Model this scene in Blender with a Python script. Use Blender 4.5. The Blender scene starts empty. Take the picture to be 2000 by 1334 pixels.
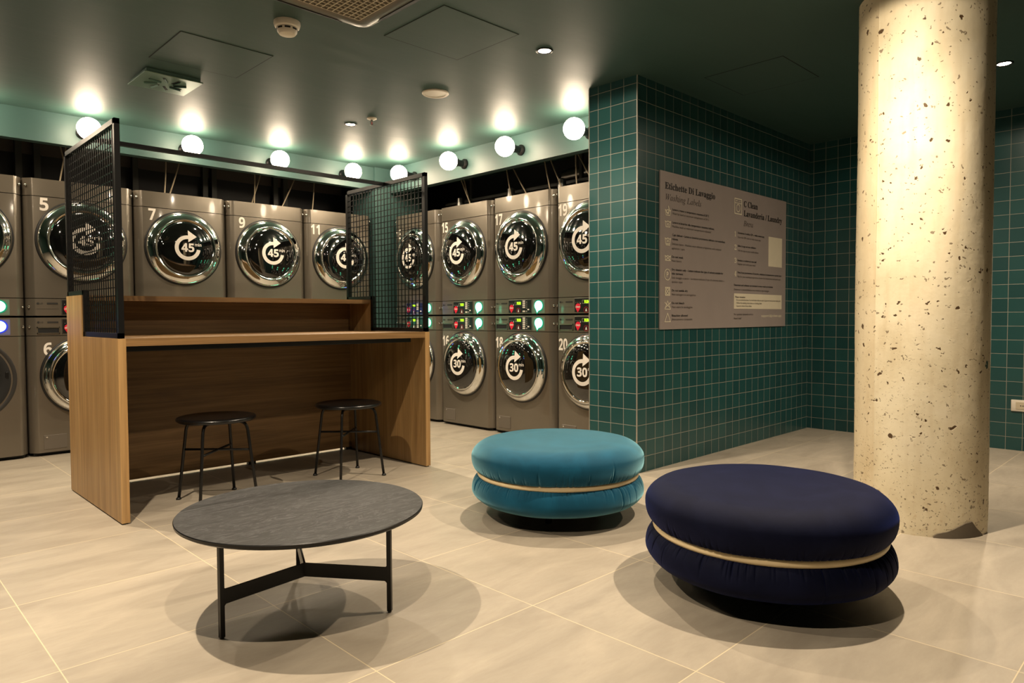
import bpy, bmesh, math, random
from mathutils import Vector, Matrix
PI = math.pi
SC = bpy.context.scene
C = SC.collection
random.seed(7)

# ------------------------------------------------------------------ camera
cd = bpy.data.cameras.new('camera'); cam = bpy.data.objects.new('camera', cd); C.objects.link(cam)
YAW, PITCH, ROLL = .7962, -.0347, -.0048
Fh = Vector((math.cos(YAW), math.sin(YAW), 0)); Rh = Vector((math.sin(YAW), -math.cos(YAW), 0)); Uh = Vector((0, 0, 1))
Fv = Fh*math.cos(PITCH) + Uh*math.sin(PITCH); U2 = Uh*math.cos(PITCH) - Fh*math.sin(PITCH)
Rv = Rh*math.cos(ROLL) + U2*math.sin(ROLL); Uv = U2*math.cos(ROLL) - Rh*math.sin(ROLL)
m = Matrix((Rv, Uv, -Fv)).transposed().to_4x4(); m.translation = (0, 0, .95)
cam.matrix_world = m
cd.sensor_width = 36; cd.lens = 36*1365.74/2000; cd.clip_start = .02
SC.camera = cam

# ------------------------------------------------------------------ world, exposure
w = bpy.data.worlds.new('world'); SC.world = w; w.use_nodes = True
w.node_tree.nodes['Background'].inputs[0].default_value = (.9, .75, .55, 1)
w.node_tree.nodes['Background'].inputs[1].default_value = .004
SC.view_settings.view_transform = 'Standard'; SC.view_settings.look = 'None'
SC.cycles.diffuse_bounces = 1; SC.cycles.max_bounces = 8; SC.view_settings.gamma = 1; SC.view_settings.exposure = 0.0; SC.view_settings.use_curve_mapping = False
SPOT_W = 212.0        # each ceiling downlight
GLOBE_E = 58.0        # radiance of the wall globes
WARM = (1.0, .825, .61)
GLOBEC = (1.0, .80, .57)

H = 2.384; XP, YP, YP2, XW = 3.472, 2.475, 2.8425, 5.932
XB, YA, PW = 3.927, 5.726, .6937

# ------------------------------------------------------------------ materials
def lin(c): return tuple(((v/255)/12.92 if v/255 <= .04045 else ((v/255+.055)/1.055)**2.4) for v in c)
class NT:
    def __init__(s, name):
        s.m = bpy.data.materials.new(name); s.m.use_nodes = True
        s.t = s.m.node_tree; s.n = s.t.nodes; s.l = s.t.links; s.b = s.n['Principled BSDF']
    def node(s, typ, **kw):
        nd = s.n.new(typ)
        for k, v in kw.items():
            if k.startswith('i_'): nd.inputs[k[2:].replace('_', ' ')].default_value = v
            else: setattr(nd, k, v)
        return nd
    def link(s, a, b): s.l.new(a, b)
    def val(s, x, inp):
        if hasattr(x, 'is_output'): s.link(x, inp)
        else: inp.default_value = x
    def math(s, op, a, b=0.0, c=0.0, clamp=False):
        nd = s.n.new('ShaderNodeMath'); nd.operation = op; nd.use_clamp = clamp
        s.val(a, nd.inputs[0]); s.val(b, nd.inputs[1]); s.val(c, nd.inputs[2]); return nd.outputs[0]
    def coords(s, scale=(1, 1, 1), loc=(0, 0, 0), rot=(0, 0, 0)):
        tc = s.n.new('ShaderNodeTexCoord'); mp = s.n.new('ShaderNodeMapping')
        mp.inputs['Scale'].default_value = scale; mp.inputs['Location'].default_value = loc; mp.inputs['Rotation'].default_value = rot
        s.link(tc.outputs['Object'], mp.inputs[0]); return mp.outputs[0]
    def noise(s, vec, scale=5, detail=4, rough=.5, dist=0):
        nd = s.n.new('ShaderNodeTexNoise'); s.link(vec, nd.inputs['Vector'])
        nd.inputs['Scale'].default_value = scale; nd.inputs['Detail'].default_value = detail
        nd.inputs['Roughness'].default_value = rough; nd.inputs['Distortion'].default_value = dist; return nd.outputs[0]
    def mix(s, f, a, b, blend='MIX'):
        nd = s.n.new('ShaderNodeMix'); nd.data_type = 'RGBA'; nd.blend_type = blend
        s.val(f, nd.inputs[0])
        for x, i in ((a, 6), (b, 7)):
            if hasattr(x, 'is_output'): s.link(x, nd.inputs[i])
            else: nd.inputs[i].default_value = (*x, 1)
        return nd.outputs[2]
    def ramp(s, f, stops):
        nd = s.n.new('ShaderNodeValToRGB'); s.link(f, nd.inputs[0]); e = nd.color_ramp.elements
        while len(e) < len(stops): e.new(.5)
        for i, (p, c) in enumerate(stops): e[i].position = p; e[i].color = (*c, 1) if len(c) == 3 else c
        return nd.outputs[0]
    def bump(s, h, strength=.3, dist=.01):
        nd = s.n.new('ShaderNodeBump'); nd.inputs['Strength'].default_value = strength; nd.inputs['Distance'].default_value = dist
        s.link(h, nd.inputs['Height']); s.link(nd.outputs[0], s.b.inputs['Normal'])
    def set(s, **kw):
        for k, v in kw.items():
            i = s.b.inputs[k.replace('_', ' ')]
            if hasattr(v, 'is_output'): s.link(v, i)
            elif i.type == 'RGBA': i.default_value = (*v, 1)
            else: i.default_value = v
        return s
def pm(name, col, rough=.5, metal=0.0, **kw):
    t = NT(name); v = t.coords(); n = t.noise(v, 6, 3)
    base = lin(col)
    t.set(Base_Color=t.mix(n, tuple(x*.93 for x in base), tuple(min(1, x*1.06) for x in base)), Roughness=rough, Metallic=metal, **kw)
    return t.m
def em(name, col, strength):
    t = NT(name); t.set(Base_Color=(0, 0, 0), Emission_Color=col, Emission_Strength=strength, Roughness=.5); return t.m

def tile_mat(name, ax, u0, v0, mod=.0975, g=.0018):
    """teal glazed square tiles; ax = horizontal axis index"""
    t = NT(name); sp = t.n.new('ShaderNodeSeparateXYZ'); tc = t.n.new('ShaderNodeTexCoord'); t.link(tc.outputs['Object'], sp.inputs[0])
    u = t.math('DIVIDE', t.math('SUBTRACT', sp.outputs[ax], u0), mod); v = t.math('DIVIDE', t.math('SUBTRACT', sp.outputs[2], v0), mod)
    def edge(x):
        f = t.math('FRACT', x); return t.math('MINIMUM', f, t.math('SUBTRACT', 1.0, f))
    d = t.math('MINIMUM', edge(u), edge(v))
    tile = t.math('SMOOTH_MIN', 1.0, t.math('MULTIPLY', t.math('SUBTRACT', d, g/mod*.75), mod/g*2.2), .05)
    tile = t.math('MAXIMUM', tile, 0.0)
    cb = t.n.new('ShaderNodeCombineXYZ'); t.link(t.math('FLOOR', u), cb.inputs[0]); t.link(t.math('FLOOR', v), cb.inputs[1])
    wn = t.n.new('ShaderNodeTexWhiteNoise'); t.link(cb.outputs[0], wn.inputs['Vector'])
    n = t.noise(t.coords(), 9, 3)
    col = t.mix(wn.outputs[0], lin((28, 66, 68)), lin((37, 80, 80)))
    col = t.mix(t.math('MULTIPLY', n, .35), col, lin((28, 70, 66)))
    t.set(Base_Color=t.mix(tile, lin((138, 137, 126)), col), Roughness=t.math('SUBTRACT', .8, t.math('MULTIPLY', tile, .52)))
    t.bump(t.math('ADD', tile, t.math('MULTIPLY', n, .12)), .35, .0015)
    return t.m
def floor_mat():
    t = NT('floor_tiles'); sp = t.n.new('ShaderNodeSeparateXYZ'); tc = t.n.new('ShaderNodeTexCoord'); t.link(tc.outputs['Object'], sp.inputs[0])
    mod = .606; g = .0026
    u = t.math('DIVIDE', t.math('SUBTRACT', sp.outputs[0], .424), mod); v = t.math('DIVIDE', t.math('SUBTRACT', sp.outputs[1], .974), mod)
    def edge(x):
        f = t.math('FRACT', x); return t.math('MINIMUM', f, t.math('SUBTRACT', 1.0, f))
    d = t.math('MINIMUM', edge(u), edge(v))
    tile = t.math('MULTIPLY', t.math('SUBTRACT', d, g/mod*.35), mod/g*2, clamp=True)
    cb = t.n.new('ShaderNodeCombineXYZ'); t.link(t.math('FLOOR', u), cb.inputs[0]); t.link(t.math('FLOOR', v), cb.inputs[1])
    wn = t.n.new('ShaderNodeTexWhiteNoise'); t.link(cb.outputs[0], wn.inputs['Vector'])
    # offset texture per tile
    va = t.n.new('ShaderNodeVectorMath'); va.operation = 'MULTIPLY_ADD'
    t.link(wn.outputs[1], va.inputs[0]); va.inputs[1].default_value = (7, 7, 7); t.link(tc.outputs['Object'], va.inputs[2])
    mp = t.n.new('ShaderNodeMapping'); mp.inputs['Scale'].default_value = (1, 3.2, 1); mp.inputs['Rotation'].default_value = (0, 0, .75); t.link(va.outputs[0], mp.inputs[0])
    n1 = t.noise(mp.outputs[0], 2.2, 7, .6, .6); n2 = t.noise(mp.outputs[0], 22, 6, .7, .3)
    n3 = t.noise(tc.outputs['Object'], 220, 2, .6)
    col = t.ramp(n1, [(.25, lin((140, 131, 118))), (.5, lin((158, 149, 135))), (.78, lin((176, 166, 150)))])
    col = t.mix(t.math('MULTIPLY', t.math('SUBTRACT', n2, .35, clamp=True), .45), col, lin((142, 126, 104)))
    col = t.mix(t.math('MULTIPLY', wn.outputs[0], .10), col, lin((150, 135, 112)))
    sc = t.math('MULTIPLY', t.math('SUBTRACT', n3, .74, clamp=True), 5, clamp=True)
    col = t.mix(t.math('MULTIPLY', sc, .35), col, lin((110, 98, 80)))
    t.set(Base_Color=t.mix(tile, lin((200, 185, 155)), col), Roughness=t.math('ADD', t.math('MULTIPLY', n2, .16), .36))
    t.bump(t.math('ADD', t.math('MULTIPLY', n2, .25), tile), .18, .0015)
    return t.m
def wood_mat(name, axis, c1, c2, c3, rough=.45, period=.11):
    """oak laminate, grain running along axis (0 x, 1 y, 2 z)"""
    t = NT(name)
    s = [9, 9, 9]; s[axis] = .55
    v = t.coords(tuple(s)); n1 = t.noise(v, 1.3, 5, .55, 1.6)
    s2 = [120, 120, 120]; s2[axis] = 3.0
    n2 = t.noise(t.coords(tuple(s2)), 1, 3, .6)
    s3 = [9, 9, 9]; s3[axis] = .25
    n3 = t.noise(t.coords(tuple(s3)), .9, 2, .5)
    wv = t.n.new('ShaderNodeTexWave'); wv.wave_type = 'RINGS'; wv.rings_direction = 'XYZ'[axis]
    sv = [3, 3, 3]; sv[axis] = .35
    t.link(t.coords(tuple(sv), loc=(.3, .2, .1)), wv.inputs[0]); wv.inputs['Scale'].default_value = 4; wv.inputs['Distortion'].default_value = 6; wv.inputs['Detail'].default_value = 3; wv.inputs['Detail Scale'].default_value = .8
    col = t.ramp(n1, [(.3, lin(c1)), (.5, lin(c2)), (.72, lin(c3))])
    col = t.mix(t.math('MULTIPLY', wv.outputs[1], .22), col, lin(tuple(x*.72 for x in c1)))
    col = t.mix(t.math('MULTIPLY', t.math('SUBTRACT', n2, .45, clamp=True), 1.3, clamp=True), col, lin(tuple(x*.62 for x in c1)))
    col = t.mix(t.math('MULTIPLY', t.math('GREATER_THAN', n3, .5), .08), col, lin(c3))
    t.set(Base_Color=col, Roughness=rough); t.bump(n2, .12, .001); return t.m
def paint_mat(name, c, rough, waves=.02):
    t = NT(name); v = t.coords((1, 3.2, 1) if 'ceiling' in name else (1, 1, 1)); n = t.noise(v, 1.7, 4, .55, .8); n2 = t.noise(v, 90, 3, .6)
    b = lin(c); t.set(Base_Color=t.mix(n, tuple(x*.85 for x in b), tuple(x*1.12 for x in b)), Roughness=t.math('ADD', t.math('MULTIPLY', n, .12), rough-.06))
    t.set(Specular_IOR_Level=.85 if 'ceiling' in name else .5)
    t.bump(t.math('ADD', t.math('MULTIPLY', n, 8), t.math('MULTIPLY', n2, .15)), waves, .01); return t.m
def velvet_mat(name, c, sheen, tint, brush=.4):
    t = NT(name); v = t.coords((1, 1, 1)); n = t.noise(v, 5, 5, .6, 1.5); n2 = t.noise(t.coords((1, 1, 6)), 260, 2)
    b = lin(c)
    nap = t.math('MULTIPLY', t.math('SUBTRACT', n, .42, clamp=True), 3.0, clamp=True)
    col = t.mix(t.math('MULTIPLY', nap, brush), b, tuple(min(1, x*1.7+.003) for x in b))
    t.set(Base_Color=col, Roughness=.75, Sheen_Weight=sheen, Sheen_Roughness=.42, Sheen_Tint=lin(tint), Specular_IOR_Level=.15)
    t.bump(t.math('ADD', t.math('MULTIPLY', n2, .4), t.math('MULTIPLY', n, 1.0)), .15, .004); return t.m
def column_mat():
    t = NT('column_concrete'); v0 = t.coords(); tc = v0
    nz = t.n.new('ShaderNodeTexNoise'); t.link(v0, nz.inputs['Vector']); nz.inputs['Scale'].default_value = 34; nz.inputs['Detail'].default_value = 4
    va = t.n.new('ShaderNodeVectorMath'); va.operation = 'MULTIPLY_ADD'; t.link(nz.outputs[1], va.inputs[0]); va.inputs[1].default_value = (.06, .06, .045); t.link(v0, va.inputs[2])
    sp = t.n.new('ShaderNodeSeparateXYZ'); t.link(v0, sp.inputs[0])
    def pits(scale, prob, size, vec):
        vo = t.n.new('ShaderNodeTexVoronoi'); t.link(vec, vo.inputs['Vector']); vo.inputs['Scale'].default_value = scale
        s2 = t.n.new('ShaderNodeSeparateColor'); t.link(vo.outputs['Color'], s2.inputs[0])
        on = t.math('GREATER_THAN', s2.outputs[0], 1-prob)
        rad = t.math('MULTIPLY', s2.outputs[1], size)
        return t.math('MULTIPLY', on, t.math('MULTIPLY', t.math('SUBTRACT', rad, vo.outputs['Distance']), 22, clamp=True))
    p1 = pits(14, .40, .19, va.outputs[0]); p2 = pits(32, .36, .28, va.outputs[0]); p3 = pits(75, .18, .5, va.outputs[0])
    low = t.math('MULTIPLY', t.math('SUBTRACT', 1.0, sp.outputs[2]), 1.0, clamp=True)
    p4 = t.math('MULTIPLY', pits(120, .3, .5, va.outputs[0]), low)
    pit = t.math('MAXIMUM', t.math('MAXIMUM', p1, p2), t.math('MULTIPLY', t.math('MAXIMUM', p3, p4), .7), clamp=True)
    flk = t.math('MULTIPLY', pits(9, .05, .2, va.outputs[0]), t.math('LESS_THAN', sp.outputs[2], 1.0))
    n1 = t.noise(v0, 3.5, 6, .6, .4); n2 = t.noise(v0, 45, 5, .6); n4 = t.noise(t.coords((8, 8, 1)), 3, 3)
    col = t.ramp(n1, [(.3, lin((212, 198, 166))), (.5, lin((226, 214, 184))), (.75, lin((234, 224, 198)))])
    col = t.mix(t.math('MULTIPLY', t.math('SUBTRACT', n4, .5, clamp=True), .8), col, lin((178, 150, 104)))
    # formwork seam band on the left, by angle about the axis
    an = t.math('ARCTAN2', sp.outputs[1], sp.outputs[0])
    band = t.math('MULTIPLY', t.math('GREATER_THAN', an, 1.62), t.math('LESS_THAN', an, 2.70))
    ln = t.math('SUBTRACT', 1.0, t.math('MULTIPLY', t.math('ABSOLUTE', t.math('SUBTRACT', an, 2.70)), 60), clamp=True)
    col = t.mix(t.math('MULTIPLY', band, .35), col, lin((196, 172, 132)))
    stain = t.math('MULTIPLY', t.math('SUBTRACT', n2, .58, clamp=True), t.math('MULTIPLY', low, 2.5), clamp=True)
    col = t.mix(stain, col, lin((170, 130, 76)))
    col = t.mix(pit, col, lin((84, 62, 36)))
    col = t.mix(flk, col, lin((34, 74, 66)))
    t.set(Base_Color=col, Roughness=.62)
    h = t.math('SUBTRACT', t.math('ADD', t.math('MULTIPLY', n2, .22), t.math('MULTIPLY', ln, .25)), t.math('MULTIPLY', pit, 1.2))
    t.bump(h, .55, .006); return t.m
def blackwood_mat():
    t = NT('black_oak'); v = t.coords((2.4, 11, 10), rot=(0, 0, .35)); n = t.noise(v, 1.6, 6, .62, 2.2)
    v2 = t.coords((14, 150, 60), rot=(0, 0, .35)); n2 = t.noise(v2, 1, 3, .6)
    col = t.ramp(n, [(.30, lin((10, 10, 11))), (.44, lin((25, 26, 28))), (.475, lin((66, 66, 68))), (.51, lin((14, 14, 16))), (.60, lin((30, 31, 33))), (.63, lin((60, 60, 62))), (.66, lin((17, 18, 19))), (.8, lin((30, 31, 33)))])
    col = t.mix(t.math('MULTIPLY', t.math('SUBTRACT', n2, .5, clamp=True), 1.6, clamp=True), col, lin((70, 70, 72)))
    t.set(Base_Color=col, Roughness=.46, Specular_IOR_Level=.35); t.bump(n2, .15, .001); return t.m

M = {}
M['floor'] = floor_mat()
M['tile_x'] = tile_mat('teal_tiles_long', 0, 3.5685, .095)
M['tile_y'] = tile_mat('teal_tiles_end', 1, 2.5745, .095)
M['tile_w'] = tile_mat('teal_tiles_far', 1, 2.442, .0915)
M['ceil'] = paint_mat('ceiling_paint', (40, 72, 65), .56, .03)
M['fascia'] = paint_mat('fascia_paint', (52, 80, 77), .5, .01)
M['darkwall'] = paint_mat('dark_wall_paint', (26, 26, 28), .6, .01)
M['tealwall'] = paint_mat('teal_wall_paint', (38, 66, 60), .5, .01)
M['brown'] = pm('brown_board', (76, 68, 62), .7)
M['steel'] = pm('graphite_steel', (120, 112, 100), .30, .55, Coat_Weight=.5, Coat_Roughness=.07)
M['steel_flat'] = pm('graphite_plastic', (112, 104, 94), .4, .2)
M['dark'] = pm('dark_gap', (8, 8, 8), .7)
M['chrome'] = pm('chrome', (225, 225, 222), .06, 1.0)
M['inox'] = pm('brushed_metal', (170, 168, 160), .28, 1.0)
M['dglass'] = pm('door_glass', (10, 10, 10), .04, 0.0, Specular_IOR_Level=.8, Coat_Weight=.6, Coat_Roughness=.03)
M['gasket'] = pm('rubber_gasket', (14, 14, 14), .45)
M['white'] = pm('white_decal', (236, 228, 218), .45)
M['black'] = pm('black_metal', (13, 13, 14), .38, .2)
M['blackgloss'] = pm('black_seat', (12, 12, 13), .28)
M['blackplastic'] = pm('black_panel', (22, 22, 24), .3)
M['red'] = pm('red_logo', (214, 24, 52), .4, 0, Emission_Color=lin((214, 24, 52)), Emission_Strength=.12)
M['grey_btn'] = pm('pale_button', (205, 198, 185), .5)
M['slot'] = pm('slot_dark', (40, 38, 36), .5)
M['lcd'] = em('green_display', (.42, 1.0, .01), 2.2)
M['green'] = em('green_light', (.16, 1.0, .52), 9)
M['green_halo'] = em('green_halo', (.0, .60, .26), .5)  # soft halo around the status light, put in as a dim emissive shape
M['blue_halo'] = em('blue_halo', (.03, .06, .9), .8)
M['green_plate'] = pm('lit_plate_green', (112, 112, 100), .35, .2, Emission_Color=(.0, .5, .22), Emission_Strength=.10)  # green glow spreading over the plate, put in as faint emission
M['blue_plate'] = pm('lit_plate_blue', (112, 112, 100), .35, .2, Emission_Color=(.03, .05, .8), Emission_Strength=.14)  # same plate with the blue glow put in as faint emission
M['blue'] = em('blue_light', (.16, .24, 1.0), 9)
M['oak_v'] = wood_mat('oak_vertical', 2, (156, 120, 74), (178, 140, 90), (194, 158, 106))
M['oak_h'] = wood_mat('oak_horizontal', 0, (118, 88, 52), (138, 105, 65), (158, 122, 78))
M['blackoak'] = blackwood_mat()
M['teal_velvet'] = velvet_mat('teal_velvet', (2, 66, 92), 1.0, (165, 228, 242), .7)
M['navy_velvet'] = velvet_mat('navy_velvet', (2, 6, 31), .14, (60, 95, 225), .7)
M['cream_band'] = pm('cream_band', (234, 214, 172), .35)
M['column'] = column_mat()
M['chip'] = paint_mat('bare_concrete', (98, 88, 74), .8, .3)
M['poster'] = pm('poster_board', (150, 139, 134), .5)
M['ink'] = pm('poster_ink', (24, 20, 18), .6)
M['ink2'] = pm('poster_grey_ink', (74, 64, 58), .6)
M['cream'] = pm('poster_cream', (218, 208, 184), .6)
M['whiteplastic'] = pm('white_plastic', (232, 222, 205), .45)
M['offwhite'] = pm('off_white_plastic', (206, 192, 166), .5)
M['silver'] = pm('silver_plastic', (120, 116, 108), .3, .3)
M['ventmetal'] = pm('vent_metal', (120, 150, 138), .35, .5)
M['globe'] = em('globe_glass', GLOBEC, GLOBE_E)
M['led'] = em('downlight_led', WARM, 60)
M['trimw'] = pm('edge_trim', (190, 184, 172), .3, .6)
M['cable'] = pm('cable_sheath', (150, 136, 112), .5)
M['stud'] = pm('metal_stud', (66, 66, 62), .5, .3)
M['duct'] = pm('duct_metal', (130, 128, 124), .3, .9)
M['bluehose'] = pm('blue_hose', (22, 60, 120), .4)
M['redglass'] = pm('red_bulb', (190, 40, 30), .1)
M['seam'] = pm('hatch_seam', (14, 18, 16), .8)

# ------------------------------------------------------------------ mesh helpers
def obj(name, bm, mat, parent=None, smooth=False, loc=None, auto=None):
    me = bpy.data.meshes.new(name); bmesh.ops.recalc_face_normals(bm, faces=bm.faces[:]) if auto is None else None
    bm.to_mesh(me); bm.free()
    if smooth:
        for p in me.polygons: p.use_smooth = True
    if isinstance(mat, (list, tuple)):
        for x in mat: me.materials.append(x)
    else: me.materials.append(mat)
    if smooth == 'auto':
        try: me.set_sharp_from_angle(angle=math.radians(35))
        except Exception: pass
    o = bpy.data.objects.new(name, me); C.objects.link(o)
    if parent: o.parent = parent
    if loc: o.location = loc
    return o
def box(bm, x0, x1, y0, y1, z0, z1, bev=0, seg=2):
    r = bmesh.ops.create_cube(bm, size=1); vs = r['verts']
    for v in vs:
        v.co = Vector(((x0+x1)/2+v.co.x*(x1-x0), (y0+y1)/2+v.co.y*(y1-y0), (z0+z1)/2+v.co.z*(z1-z0)))
    if bev:
        es = list({e for v in vs for e in v.link_edges})
        bmesh.ops.bevel(bm, geom=es, offset=bev, segments=seg, affect='EDGES', profile=.5)
def lathe(bm, prof, n=48, c=(0, 0, 0), axis='z', cap=True):
    """prof: list of (r, h) along the axis"""
    rings = []
    for r, h in prof:
        ring = []
        if r < 1e-6:
            p = (0, 0, h)
            ring = [bm.verts.new(p)]
        else:
            for i in range(n):
                a = 2*PI*i/n; ring.append(bm.verts.new((r*math.cos(a), r*math.sin(a), h)))
        rings.append(ring)
    for a, b in zip(rings, rings[1:]):
        if len(a) == 1 and len(b) == 1: continue
        for i in range(n):
            j = (i+1) % n
            if len(a) == 1: bm.faces.new((a[0], b[i], b[j]))
            elif len(b) == 1: bm.faces.new((a[i], a[j], b[0]))
            else: bm.faces.new((a[i], a[j], b[j], b[i]))
    if cap:
        if len(rings[0]) > 1: bm.faces.new(rings[0][::-1])
        if len(rings[-1]) > 1: bm.faces.new(rings[-1])
    vs = [v for r in rings for v in r]
    for v in vs:
        x, y, z = v.co
        if axis == 'y': v.co = Vector((x, -z, y))     # height grows toward -y (toward a viewer in front)
        elif axis == 'x': v.co = Vector((-z, x, y))
        v.co += Vector(c)
    return vs
def tube(bm, pts, r, n=10, caps=True, radii=None):
    pts = [Vector(p) for p in pts]; rings = []
    up = None
    for i, p in enumerate(pts):
        a = pts[max(0, i-1)]; b = pts[min(len(pts)-1, i+1)]; d = (b-a).normalized()
        if up is None:
            up = Vector((0, 0, 1)) if abs(d.z) < .9 else Vector((1, 0, 0))
        s = d.cross(up).normalized(); up = s.cross(d).normalized()
        rr = radii[i] if radii else r
        rings.append([bm.verts.new(p+s*rr*math.cos(2*PI*k/n)+up*rr*math.sin(2*PI*k/n)) for k in range(n)])
    for a, b in zip(rings, rings[1:]):
        for k in range(n): bm.faces.new((a[k], a[(k+1) % n], b[(k+1) % n], b[k]))
    if caps: bm.faces.new(rings[0][::-1]); bm.faces.new(rings[-1])
def bezier(p0, p1, p2, p3, n=12):
    p0, p1, p2, p3 = map(Vector, (p0, p1, p2, p3)); out = []
    for i in range(n+1):
        t = i/n; s = 1-t; out.append(p0*s**3+p1*3*s*s*t+p2*3*s*t*t+p3*t**3)
    return out
def prism(bm, poly, z0, z1):
    a = [bm.verts.new((x, y, z0)) for x, y in poly]; b = [bm.verts.new((x, y, z1)) for x, y in poly]
    n = len(poly)
    bm.faces.new(a[::-1]); bm.faces.new(b)
    for i in range(n): bm.faces.new((a[i], a[(i+1) % n], b[(i+1) % n], b[i]))
def plate(bm, poly, y0, y1):
    """polygon in x-z extruded along y"""
    a = [bm.verts.new((x, y0, z)) for x, z in poly]; b = [bm.verts.new((x, y1, z)) for x, z in poly]
    n = len(poly)
    bm.faces.new(a); bm.faces.new(b[::-1])
    for i in range(n): bm.faces.new((a[i], b[i], b[(i+1) % n], a[(i+1) % n]))
def arc(cx, cz, r, a0, a1, n, rz=None):
    rz = rz or r
    return [(cx+r*math.cos(a0+(a1-a0)*i/n), cz+rz*math.sin(a0+(a1-a0)*i/n)) for i in range(n+1)]
_tc = {}
def textverts(s, bold=0.0, shear=0.0):
    k = (s, bold, shear)
    if k in _tc: return _tc[k]
    cu = bpy.data.curves.new('t', 'FONT'); cu.body = s; cu.size = 1; cu.offset = bold; cu.shear = shear; cu.resolution_u = 3
    o = bpy.data.objects.new('t', cu); C.objects.link(o)
    dg = bpy.context.evaluated_depsgraph_get(); me = o.evaluated_get(dg).to_mesh()
    vs = [tuple(v.co) for v in me.vertices]; fs = [tuple(p.vertices) for p in me.polygons]
    o.evaluated_get(dg).to_mesh_clear(); bpy.data.objects.remove(o); bpy.data.curves.remove(cu)
    _tc[k] = (vs, fs); return _tc[k]
def text(bm, s, x, z, width=None, height=None, y=0.0, bold=0.0, shear=0.0, size=None, yfun=None):
    """text in the x-z plane facing -y; baseline at z; optional target width and cap height"""
    vs, fs = textverts(s, bold, shear)
    if not vs: return
    x0 = min(v[0] for v in vs); x1 = max(v[0] for v in vs); z1 = max(v[1] for v in vs)
    cap = .70
    sz = size or (height/cap)
    sx = width/(x1-x0) if width else sz
    nv = []
    for v in vs:
        px = x+(v[0]-x0)*sx; pz = z+v[1]*sz
        nv.append(bm.verts.new((px, (yfun(px, pz) if yfun else y), pz)))
    for f in fs:
        try: bm.faces.new([nv[i] for i in f])
        except ValueError: pass
def serif(s, base):
    r = ''
    for c in s:
        if 'A' <= c <= 'Z': r += chr(base+ord(c)-65)
        elif 'a' <= c <= 'z': r += '\u210e' if (base == 0x1D434 and c == 'h') else chr(base+26+ord(c)-97)
        elif '0' <= c <= '9' and base == 0x1D400: r += chr(0x1D7CE+ord(c)-48)
        else: r += c
    return r
def sans(s): return ''.join(chr(0x1D7EC+ord(c)-48) if c.isdigit() else c for c in s)
def thing(name, label, cat, loc=(0, 0, 0), rz=0, group=None):
    o = bpy.data.objects.new(name, None); C.objects.link(o); o.location = loc; o.rotation_euler = (0, 0, rz)
    o.empty_display_size = .1
    o['label'] = label; o['category'] = cat
    if group: o['group'] = group
    return o
def tag(o, label, cat, group=None):
    o['label'] = label; o['category'] = cat
    if group: o['group'] = group
    return o
def struct(name, bm, mat, **k):
    o = obj(name, bm, mat, **k); o['kind'] = 'structure'; return o
def copy_tree(o, parent=None):
    c = o.copy(); C.objects.link(c)
    if parent: c.parent = parent
    for ch in list(o.children): copy_tree(ch, c)
    return c
NB = bmesh.new

# ------------------------------------------------------------------ room shell
XL, YR, YBK, XBB = -2.6, -2.6, 6.55, 4.85
bm = NB(); box(bm, XL-.1, XW+.1, YR-.1, YBK+.1, -.1, 0); struct('floor', bm, M['floor'])
bm = NB(); box(bm, XL-.1, XW+.1, YR-.1, YBK+.1, H, H+.12); struct('ceiling', bm, M['ceil'])
bm = NB(); box(bm, XW, XW+.1, YR-.1, YP2, 0, H); struct('wall_right', bm, M['tile_w'])
bm = NB(); box(bm, XL-.1, XL, YR-.1, YBK+.1, 0, H); struct('wall_left', bm, M['tealwall'])
bm = NB(); box(bm, XL, XW, YR-.1, YR, 0, H); struct('wall_rear', bm, M['tealwall'])
bm = NB(); box(bm, XL, XBB+.1, YBK, YBK+.1, 0, H); struct('wall_back', bm, M['darkwall'])
bm = NB(); box(bm, XBB, XBB+.1, YP2, YBK, 0, H); struct('wall_side', bm, M['darkwall'])
# partition: one wall whose end and long faces carry their own tile layout
bm = NB(); box(bm, XP, XW, YP, YP2, 0, H)
bm.normal_update()
for f in bm.faces:
    if abs(f.normal.x) > .9: f.material_index = 1
struct('wall_partition', bm, [M['tile_x'], M['tile_y']])
bm = NB()
box(bm, XP-.002, XP+.004, YP-.002, YP+.004, 0, H)
box(bm, XP-.002, XP+.003, YP2-.004, YP2+.002, 0, H)
struct('trim_1', bm, M['trimw'])
# fascias above the machines
bm = NB(); box(bm, XL, 3.925, 5.724, 5.80, 2.172, H); struct('trim_2', bm, M['fascia'])
bm = NB(); box(bm, 3.925, 4.0, YP2, 5.80, 2.152, H); struct('trim_3', bm, M['fascia'])
bm = NB(); box(bm, 3.762, 4.30, 5.700, 6.10, 0, H); bm.normal_update(); struct('trim_4', bm, M['fascia'])
# brown board strip high on the back wall above the dark boards
bm = NB(); box(bm, XL, 3.9, YBK-.012, YBK, 2.235, H); struct('trim_5', bm, M['brown'])

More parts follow.
